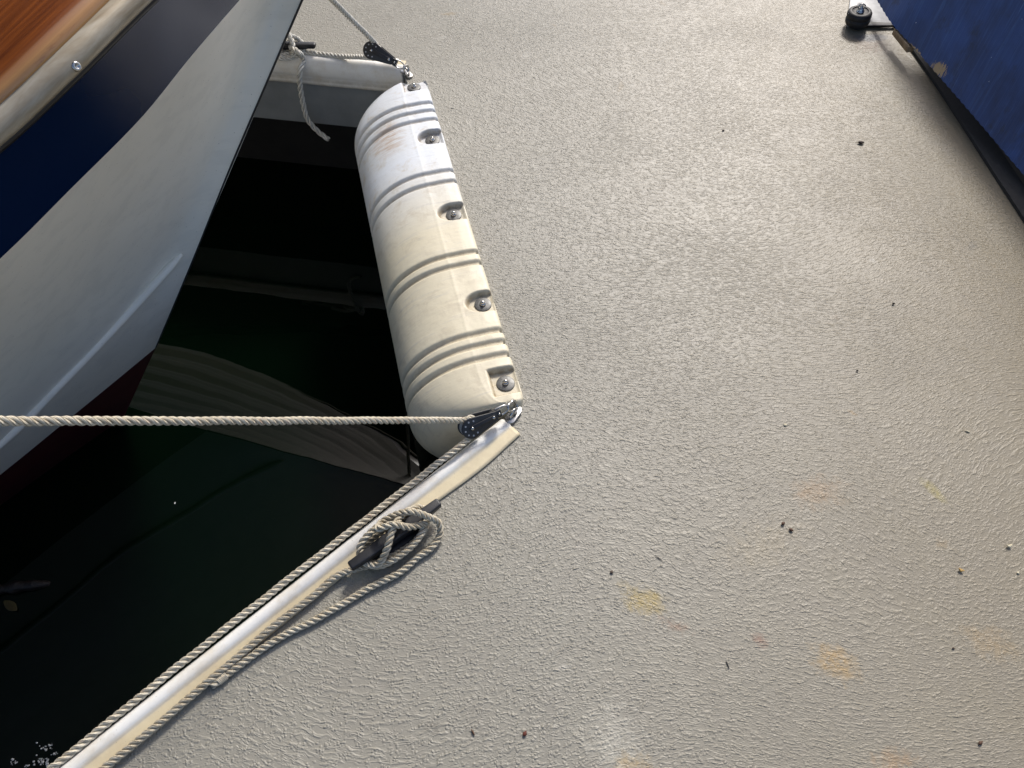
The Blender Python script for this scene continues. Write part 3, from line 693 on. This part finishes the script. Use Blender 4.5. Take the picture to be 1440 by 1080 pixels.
# ------------------------------------------------------------------ cleats
def build_cleat(ta, tb, label, full=True):
    c = (ta + tb) / 2; c.z = 0; a = (tb - ta); a.z = 0; half = a.length / 2; Mx = frame(c, a, (0, 0, 1)); H = .029; root = empty('dock_cleat', tuple(c)); parts = []
    bm = bmesh.new(); prism(bm, circ(.036, 0, .016, 10, -90, 90) + circ(-.036, 0, .016, 10, 90, 270), .0055, .0115, Mx); parts.append(bevel(bm_obj('base_plate', bm, M['black']), .0015))
    for sg in (1, -1):
        bm = bmesh.new(); prism(bm, circ(.022 * sg, 0, .0095, 16), .0112, H - .004, Mx); parts.append(bevel(bm_obj('post', bm, M['black']), .001))
    # horns: one tapered bar, square tips
    st = [(-1, .0062, .0050, .004), (-.97, .0075, .006, .0032), (-.6, .0088, .0070, .001), (-.25, .0105, .0085, 0), (.25, .0105, .0085, 0), (.6, .0088, .0070, .001), (.97, .0075, .006, .0032), (1, .0062, .005, .004)]
    bm = bmesh.new(); rings = []
    for k, hw, hh, up in st:
        rings.append([bm.verts.new(Mx @ Vector((k * half, y * hw, H + up + z * hh))) for y, z in ((-1, -1), (1, -1), (1, 1), (-1, 1))])
    for p_, q_ in zip(rings, rings[1:]):
        for j in range(4): bm.faces.new((p_[j], p_[(j + 1) % 4], q_[(j + 1) % 4], q_[j]))
    bm.faces.new(rings[0][::-1]); bm.faces.new(rings[-1]); parts.append(bevel(bm_obj('horn_bar', bm, M['dgrey']), .0022, 3))
    reparent(parts, root); tag(root, label, 'cleat'); return Mx, half
cM, chalf = build_cleat(P(492, 797, .033), P(618, 706, .033), 'black horn cleat wrapped in cream rope on the near dock edge')
fcM, _ = build_cleat(P(300, 55, .04), P(443, 60, .04), 'black horn cleat on the far dock edge, half hidden by the bow')

# ------------------------------------------------------------------ ropes
def rope_obj(name, paths, mat, label, group=None, **k):
    ex = k.pop('extra', None); V, F, U = rope_geo(paths, **k)
    if ex:
        k2 = dict(k); k2.update(ex[1]); V2, F2, U2 = rope_geo(ex[0], **k2); F += [[q + len(V) for q in f] for f in F2]; V += V2; U += U2
    o = mesh_obj(name, V, F, mat, uvs=U); return tag(o, label, 'rope', group)
# 1) line from the boat through the near block and down along the outside of the trim
def blk(Mx, LEN, ang, r=.0165, z=0): return tuple(Mx @ Vector((LEN + r * math.cos(R(ang)), r * math.sin(R(ang)), z)))
left = [P(2, 592, .48), P(360, 584, .255)]
l0 = Vector(blk(nM, nL, 60))
yside = 1 if (nM @ Vector((nL, .0165, 0)) - nM @ Vector((nL, 0, 0))).y > 0 else -1
arr = [blk(nM, nL, a * yside) for a in (75, 120, 180, 235, 275)]
d_ = (left[0] - Vector(arr[0])); far_end = Vector(arr[0]) + d_ * 1.62
run = [tuple(far_end), tuple(Vector(arr[0]) + d_ * 1.3), tuple(left[0]), tuple(Vector(arr[0]) + d_ * .55 + Vector((0, 0, -.001))), tuple(Vector(arr[0]) + d_ * .1)] + arr
og = [P(647, 627, .024), P(600, 664, .015), P(520, 726, .011), P(400, 819, .010), P(250, 937, .010), P(77, 1077, .010), P(-150, 1261, .010), P(-600, 1619, .010)]
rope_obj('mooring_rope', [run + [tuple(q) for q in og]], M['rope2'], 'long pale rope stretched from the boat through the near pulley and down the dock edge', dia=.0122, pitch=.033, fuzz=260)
# 2) line made fast on the near cleat, with its loose tail
def L_(a, b, z): return tuple(cM @ Vector((a / 1000, -b / 1000, z / 1000)))
if (cM @ Vector((0, -.05, 0)) - cM @ Vector((0, 0, 0))).y > 0:
    def L_(a, b, z): return tuple(cM @ Vector((a / 1000, b / 1000, z / 1000)))
inner = [tuple(P(x, y, .0115)) for x, y in ((-350, 1475), (-80, 1262), (150, 1078), (262, 985), (380, 885), (440, 838), (476, 809))]
wrap = [L_(-52, 12, 12), L_(-20, 21, 13), L_(20, 23, 13), L_(48, 14, 14), L_(57, 0, 16), L_(46, -17, 17), L_(10, -24, 17), L_(-25, -25, 18), L_(-52, -19, 17), L_(-62, 0, 16), L_(-52, 20, 17),
        L_(-25, 30, 22), L_(10, 31, 24), L_(40, 20, 27), L_(50, 2, 25), L_(44, -16, 28), L_(10, -27, 34), L_(-30, -26, 38), L_(-58, -18, 30), L_(-66, 0, 21), L_(-52, 22, 26), L_(-30, 19, 44), L_(-6, 4, 57), L_(22, -12, 50),
        L_(42, -21, 30), L_(62, -17, 20), L_(66, 0, 19), L_(50, 14, 30), L_(20, 12, 50), L_(0, -2, 64), L_(-20, -14, 58), L_(-8, -24, 48), L_(20, -16, 56), L_(38, -2, 60), L_(54, 14, 46), L_(66, 28, 26), L_(58, 40, 12), L_(36, 47, 8)]
tail = [tuple(P(x, y, .007)) for x, y in ((588, 783), (560, 806), (525, 824), (480, 850), (440, 873), (400, 893), (360, 918), (325, 944), (297, 966))]
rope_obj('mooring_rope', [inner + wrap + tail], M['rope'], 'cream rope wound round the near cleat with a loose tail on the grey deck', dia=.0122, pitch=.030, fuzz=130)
# whipping twine round the tail end is part of the rope's own look
c, s = catmull(tail[-2:], .001); e0 = np.array(tail[-1]); dv = np.array(tail[-2]) - e0; dv /= np.linalg.norm(dv)
hel = [(e0 + dv * (.012 + .014 * q / 60) + .0063 * (math.cos(q * .9) * np.array([-dv[1], dv[0], 0]) + math.sin(q * .9) * np.array([0, 0, 1]))) for q in range(60)]
wt = tube_obj('whipping', hel, .0006, M['rope2'], n=6, raw=True); wt.parent = bpy.data.objects['mooring_rope.001']
# 3) line from the bow through the far block to the far cleat, with a tail hanging over the edge
ysf = 1 if (fM @ Vector((fL, .0165, 0)) - fM @ Vector((fL, 0, 0))).x > 0 else -1
arf = [blk(fM, fL, a * ysf) for a in (95, 140, 180, 225, 268)]
start = P(372, -100, .70); m1 = Vector(arf[0]) + (P(467, 0, .27) - Vector(arf[0])) * 1.0
run = [tuple(start), tuple(P(420, -49, .45)), tuple(m1), tuple(Vector(arf[0]).lerp(m1, .3))] + arf + [tuple(P(480, 79, .018)), tuple(P(440, 75, .014)), tuple(P(405, 72, .014)), tuple(P(370, 69, .016)), tuple(P(330, 64, .02))]
def LF(a, b, z): return tuple(fcM @ Vector((a / 1000, -b / 1000, z / 1000)))
wrapf = [LF(30, 26, 14), LF(60, 22, 16), LF(92, 6, 18), LF(88, -18, 22), LF(40, -28, 24), LF(-30, -30, 26)]
wrapf2 = [LF(-20, 25, 26), LF(35, 22, 44), LF(62, 2, 56), LF(84, -22, 36), LF(104, -10, 20), LF(98, 14, 14), LF(60, 30, 14)]
wrapf3 = [LF(20, -28, 30), LF(62, -14, 58), LF(82, 16, 40), LF(78, 32, 16), LF(40, 36, 12)]
hang = [tuple(P(418, 78, .020)), tuple(P(424, 80, .03))]
ho = [(424, 88, .022, 0), (420, 105, -.01, .0), (423, 130, -.055, .0), (428, 155, -.10, 0), (437, 178, -.14, 0), (452, 190, -.16, 0), (463, 198, -.175, 0)]
# points hang in the vertical plane just outside the far trim
fn = far_d.cross(Vector((0, 0, 1))) * osf
def on_plane(x, y, off):
    d = ray(x, y); o_ = Vector((0, 0, CAM_H)); q = B + fn * off; return tuple(o_ + d * ((q - o_).dot(fn) / d.dot(fn)))
hang = [tuple(P(408, 66, .03)), tuple(P(420, 74, .034))] + [on_plane(427, 84, .012), on_plane(422, 98, .040), on_plane(422, 120, .042), on_plane(426, 145, .040), on_plane(433, 168, .044), on_plane(447, 185, .050), on_plane(463, 197, .058)]
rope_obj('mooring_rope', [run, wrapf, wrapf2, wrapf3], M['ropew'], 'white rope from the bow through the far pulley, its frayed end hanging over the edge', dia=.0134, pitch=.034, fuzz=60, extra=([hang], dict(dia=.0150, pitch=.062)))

# ------------------------------------------------------------------ blue box on the right, with the rubber roller
def build_box():
    base = P(1300, 60); root = empty('dock_box', (1.25, 1.6, 0)); parts = []
    bl = [P(1215, -30, .05), P(1233, 0, .05), P(1254, 33, .05), P(1282, 64, .05), P(1335, 124, .05), P(1385, 182, .05), P(1431, 236, .05), P(1520, 340, .05), P(1640, 480, .05)]
    c, s = catmull([tuple(q) for q in bl], .006); T = np.gradient(c, axis=0); T /= np.linalg.norm(T, axis=1)[:, None]; nr = np.cross(T, [0, 0, 1]); 
    if nr[20][0] < 0: nr = -nr
    zs = np.r_[np.linspace(0, .06, 16), np.linspace(.065, .29, 30)]; V = []; F = []; chip = []; alo = []; upp = []
    cA = P(1315, 97, .06); cB = P(1290, 68, .055)
    for i in range(len(c)):
        for z in zs:
            jag = .0012 * math.sin(i * 1.7) * (z == 0)
            q = c[i] + nr[i] * (.45 * z) + np.array([0, 0, z + jag]); V.append(q.tolist())
            d1 = math.hypot(math.hypot(q[0] - cA.x, q[1] - cA.y) / .05, (z - .010) / .028); d2 = math.hypot(math.hypot(q[0] - cB.x, q[1] - cB.y) / .05, z / .006)
            alo.append(i * .006); upp.append(z); chip.append(max(0, min(1, 1.5 * (1 - d1))) + max(0, min(1, 2 * (1 - d2))))
    m = len(zs); F = [[i * m + j, (i + 1) * m + j, (i + 1) * m + j + 1, i * m + j + 1] for i in range(len(c) - 1) for j in range(m - 1)]
    # back face, top and bottom edges: an 18 mm board
    b0 = len(V)
    for i in range(len(c)):
        for z in (zs[0], zs[-1]): V.append((c[i] + nr[i] * (.018 + .45 * z) + np.array([0, 0, z])).tolist()); chip.append(0); alo.append(i * .006); upp.append(z)
    for i in range(len(c) - 1):
        F.append([b0 + 2 * i, b0 + 2 * i + 1, b0 + 2 * i + 3, b0 + 2 * i + 2]); F.append([i * m, b0 + 2 * i, b0 + 2 * i + 2, (i + 1) * m]); F.append([i * m + m - 1, (i + 1) * m + m - 1, b0 + 2 * i + 3, b0 + 2 * i + 1])
    o = mesh_obj('front_board', V, F, M['blue'], attrs={'chip': chip, 'al': alo, 'up': upp}, smooth=False); parts.append(o)
    # lid and far side
    bm = bmesh.new(); top = .05 + zs[-1] + .001; poly = [tuple((q + nn_ * .45 * zs[-1])[:2]) for q, nn_ in zip(c[::12], nr[::12])] + [(2.0, c[-1][1]), (2.0, c[0][1])]
    prism(bm, poly, top, top + .02); parts.append(bm_obj('lid', bm, M['blue']))
    # black recessed plinth
    pl = [P(1255, 36, .0), P(1300, 100, 0), P(1345, 168, 0), P(1391, 240, 0), P(1440, 315, 0), P(1540, 470, 0)]
    c2, s2 = catmull([tuple(q) for q in pl], .02); T2 = np.gradient(c2, axis=0); T2 /= np.linalg.norm(T2, axis=1)[:, None]; n2_ = np.cross(T2, [0, 0, 1])
    if n2_[3][0] < 0: n2_ = -n2_
    V = []; 
    for i in range(len(c2)):
        for u, z in ((0, .001), (.001, .008), (.03, .028), (.035, .058), (.6, .058)): V.append((c2[i] + n2_[i] * u + np.array([0, 0, z])).tolist())
    F = [[i * 5 + j, (i + 1) * 5 + j, (i + 1) * 5 + j + 1, i * 5 + j + 1] for i in range(len(c2) - 1) for j in range(4)] + [[0, 1, 2, 3, 4]]
    parts.append(mesh_obj('plinth', V, F, M['rubber'], smooth=False))
    a, b = P(1260, 40, .046), P(1281, 66, .046); bm = bmesh.new(); fr = frame(a, b - a, (0, 0, 1)); ln_ = (b - a).length
    prism(bm, [(0, -.006), (ln_, -.006), (ln_, .012), (0, .012)], -.016, .0, fr); parts.append(bevel(bm_obj('timber_batten', bm, M['bare']), .001))
    reparent(parts, root); tag(root, 'scratched blue painted wooden box on a black plinth at the right edge of the deck', 'dock box')
build_box()
def build_roller():
    c = P(1203, 38, 0); root = empty('roller_stop', tuple(c)); parts = []; Mx = Matrix.Translation(c) @ Matrix.Rotation(R(-4), 4, 'Y')
    bm = bmesh.new(); lathe(bm, [(0, .010), (.026, .010), (.031, .013), (.033, .018), (.033, .027), (.0305, .029), (.0305, .032), (.033, .034), (.033, .042), (.030, .047), (.022, .0485), (.021, .046), (.012, .0455), (0, .0455)], Mx, 48); parts.append(bm_obj('roller', bm, M['rubber'], smooth=True)); bevel(parts[-1], .0004, 1, 50)
    bm = bmesh.new(); lathe(bm, [(.011, .0455), (.011, .0475), (.0085, .0485), (.0085, .0535), (.007, .0555), (.0038, .056), (.0038, .061), (.0028, .063), (0, .0635)], Mx, 12); parts.append(bm_obj('bolt', bm, M['steel'], smooth=True))
    parts.append(tube_obj('wire_loop', [tuple(Mx @ Vector(q)) for q in ((-.007, 0, .055), (-.009, .001, .060), (0, .002, .066), (.010, .001, .060), (.008, 0, .055))], .0016, M['steel'], n=8))
    e = P(1262, 36, .006); fr = frame(c, Vector((e.x - c.x, e.y - c.y, 0)), (0, 0, 1)); ln_ = (Vector((e.x, e.y, 0)) - Vector((c.x, c.y, 0))).length
    q_ = [P(1190, 38, .0), P(1203, 41, 0), P(1256, 35, 0), P(1240, 4, 0), P(1222, -40, 0), P(1200, -40, 0)]; bm = bmesh.new(); prism(bm, [(q.x, q.y) for q in q_][::-1], .001, .0045); parts.append(bevel(bm_obj('mounting_plate', bm, M['plate']), .0008))
    bm = bmesh.new(); prism(bm, circ(0, 0, .024, 20, 90, 270) + [(.0, -.024), (.03, -.010), (ln_, -.006), (ln_, .006), (.03, .010), (0, .024)], .0048, .0105, fr); parts.append(bevel(bm_obj('bracket', bm, M['dgrey']), .001))
    reparent(parts, root); tag(root, 'round black rubber roller with a steel bolt beside the blue box', 'roller')
build_roller()

# ------------------------------------------------------------------ small litter on the deck, one thing each
def crumb(x, y, L, W_, H_, rot, col, name, label, cat, rough=.7, flat=0, key=None):
    c = P(x, y, 0); bm = bmesh.new(); bmesh.ops.create_icosphere(bm, subdivisions=2, radius=1)
    sd_ = rng.uniform(0, 9)
    for q in bm.verts:
        k = 1 + .22 * math.sin(q.co.x * 3 + sd_) + .15 * math.cos(q.co.y * 5 + sd_ * 2)
        tp = 1 - .45 * abs(q.co.x) ** 2
        q.co = Vector((q.co.x * L / 2, q.co.y * W_ / 2 * k * tp + flat * .3 * W_ * q.co.x ** 2, (q.co.z + 1) * H_ / 2 + .0006 + flat * H_ * abs(q.co.x)))
    bmesh.ops.rotate(bm, verts=bm.verts, cent=(0, 0, 0), matrix=Matrix.Rotation(R(rot), 3, 'Z')); bmesh.ops.translate(bm, verts=bm.verts, vec=c)
    key = key or name; 
    if key not in M: M[key] = m_simple(key + '_surface', col, rough, nscale=300, namt=.25, bscale=900)
    o = bm_obj(name, bm, M[key], smooth=True); return tag(o, label, cat, 'bits of litter on the deck')
crumb(1210, 202, .0165, .009, .006, -10, (.045, .025, .015), 'seed_pod', 'dark brown seed pod on the deck left of the black plinth', 'seed')
crumb(1017, 184, .007, .004, .003, 0, (.09, .06, .04), 'leaf_scrap', 'tiny dark leaf scrap high on the deck between fender and box', 'leaf scrap')
crumb(1350, 803, .010, .005, .003, -30, (.52, .33, .10), 'petal', 'tan curled petal on the right of the deck', 'petal', flat=1)
crumb(1418, 769, .010, .006, .003, 0, (.74, .66, .46), 'petal', 'cream petal at the right edge of the deck, the larger of two', 'petal', flat=1, key='petal_cream')
crumb(1431, 806, .005, .004, .002, 0, (.74, .66, .46), 'petal', 'small cream petal at the right edge below the larger one', 'petal', key='petal_cream')
crumb(1104, 598, .006, .005, .002, 20, (.74, .66, .46), 'petal', 'pale crumb alone on the deck right of the fender foot', 'petal', key='petal_cream')
crumb(1360, 607, .010, .003, .002, -25, (.74, .66, .46), 'petal', 'thin pale sliver lying on the upper right of the deck', 'petal', key='petal_cream')
crumb(1101, 737, .008, .006, .004, 40, (.10, .045, .02), 'leaf_scrap', 'dark brown curl, upper one of a pair in mid deck', 'leaf scrap', key='leaf_brown')
crumb(1112, 746, .008, .005, .004, -30, (.10, .045, .02), 'leaf_scrap', 'dark brown curl, lower one of a pair in mid deck', 'leaf scrap', key='leaf_brown')
crumb(738, 1032, .009, .006, .004, 60, (.13, .03, .015), 'leaf_scrap', 'reddish brown scrap near the bottom of the deck', 'leaf scrap', key='leaf_red')
crumb(665, 1030, .011, .003, .003, -60, (.13, .05, .03), 'leaf_scrap', 'narrow brown scrap at the bottom, left of the reddish one', 'leaf scrap', key='leaf_brown')
crumb(926, 785, .016, .0014, .0015, -42, (.05, .045, .04), 'twig', 'thin dark twig slanting on the deck right of the cleat', 'twig')
crumb(1023, 935, .014, .0018, .0015, -75, (.09, .07, .05), 'twig', 'short upright twig low on the deck between two yellow stains', 'twig', key='twig')
crumb(860, 805, .006, .005, .003, 0, (.04, .03, .025), 'leaf_scrap', 'black speck on the deck above the left yellow stain', 'leaf scrap')
crumb(1256, 428, .006, .004, .004, 0, (.04, .03, .025), 'seed_pod', 'small dark seed on the upper right of the deck', 'seed')
crumb(1205, 522, .005, .003, .003, 0, (.04, .03, .025), 'seed_pod', 'tiny dark seed on the deck, lower left of the small dark one', 'seed')
crumb(636, 152, .008, .003, .0015, 0, (.74, .70, .6), 'petal', 'white fleck on the deck beside the top of the fender', 'petal', key='petal_white')
crumb(1340, 912, .005, .003, .002, 0, (.05, .04, .03), 'leaf_scrap', 'small dark scrap low on the right of the deck', 'leaf scrap')
crumb(1378, 1045, .009, .005, .003, 30, (.12, .07, .03), 'leaf_scrap', 'brown scrap in the bottom right corner of the deck', 'leaf scrap', key='leaf_brown')

# ------------------------------------------------------------------ things afloat
def drift():
    c = P(5, 830, WATER); pts = [c + Vector((-.14, -.02, -.002)), c + Vector((-.05, -.008, .004)), c + Vector((.02, .004, .006)), c + Vector((.075, .012, .002)), c + Vector((.10, .016, -.004))]
    cc, s_ = catmull([tuple(q) for q in pts], .003); r_ = .012 * (1 + .25 * np.sin(s_ * 120) * np.sin(s_ * 47)) * np.minimum(1, (s_[-1] - s_) / .03 + .4)
    V, F = tube_arrays(cc, r_, 14); M['drift'] = m_simple('wet_driftwood', (.012, .006, .004), .55, nscale=60, namt=.3, bscale=150, bd=.003, coat=0)
    o = mesh_obj('driftwood', V, F, M['drift']); tag(o, 'wet brown stick floating in the dark water at the left edge', 'driftwood')
    c = P(15, 852, WATER + .002); bm = bmesh.new(); bmesh.ops.create_icosphere(bm, subdivisions=3, radius=1)
    for q in bm.verts: q.co = Vector((q.co.x * .022, q.co.y * .010 * (1 - .5 * q.co.x ** 2), q.co.z * .0015 + .002 * q.co.x ** 2))
    bmesh.ops.rotate(bm, verts=bm.verts, cent=(0, 0, 0), matrix=Matrix.Rotation(R(-30), 3, 'Z')); bmesh.ops.translate(bm, verts=bm.verts, vec=c)
    M['leaf'] = m_simple('sodden_leaf', (.06, .045, .012), .5, nscale=90); tag(bm_obj('floating_leaf', bm, M['leaf'], smooth=True), 'sodden olive leaf floating just below the stick', 'leaf')
drift()
def foam():
    V = []; F = []; t_ = NT('foam_bubbles'); t_.set(color=(.8, .8, .78), rough=.3)
    bm = bmesh.new()
    for x, y, n_, sp_ in ((66, 1050, 16, 9), (78, 1060, 9, 6), (58, 1068, 20, 10), (64, 1075, 12, 8), (20, 1072, 10, 6), (38, 1078, 8, 7), (17, 1068, 5, 3), (52, 1044, 2, 2), (245, 707, 3, 2)):
        for q in range(n_):
            p = P(x + rng.normal(0, sp_ * .5), y + rng.normal(0, sp_ * .32), WATER + .0006); r_ = rng.uniform(.0005, .0022) * (1 if rng.random() > .15 else 1.6)
            res = bmesh.ops.create_icosphere(bm, subdivisions=1, radius=r_)
            for k in res['verts']: k.co = Vector((k.co.x * rng.uniform(.9, 1.1), k.co.y, k.co.z * .6)) + p
    tag(bm_obj('foam', bm, t_.m, smooth=True), 'white specks of foam on the water beside the bottom of the trim', 'foam', kind='stuff')
foam()

# ------------------------------------------------------------------ unseen dark slab added to blacken the water's reflections, cut clear of the sun
def build_blocker():
    H = 4.8; root = empty('unseen_blocker', (-5, 5, H)); parts = []
    bm = bmesh.new(); prism(bm, [(-9, .6), (-2, .6), (-.5, 3.5), (-.62, 3.75), (-.85, 3.95), (-1.3, 5.8), (-1.8, 10.5), (-9, 10.5)], H, H + .05); bmesh.ops.triangulate(bm, faces=[f for f in bm.faces if len(f.verts) > 4]); parts.append(bm_obj('blocker_panel', bm, M['blocker_dark']))
    for y, x1 in ((1.0, -1.9), (3.3, -.75), (5.6, -1.35), (7.9, -1.6), (10.2, -1.85)):  # beams and posts are likewise added, out of view
        bm = bmesh.new(); prism(bm, [(-8.9, y), (x1, y), (x1, y + .12), (-8.9, y + .12)], H - .2, H - .003); parts.append(bm_obj('beam', bm, M['blocker_dark']))
    for x, y in ((-2.6, 10.1), (-8.8, 10.1), (-8.8, .8)):
        bm = bmesh.new(); prism(bm, [(x, y), (x + .14, y), (x + .14, y + .14), (x, y + .14)], -1.5 if y < 2 or x < -8 else .001, H - .203); parts.append(bm_obj('post', bm, M['blocker_dark']))
    reparent(parts, root); tag(root, 'dark slab added unseen above the slip, showing only as black in the water', 'roof')
build_blocker()
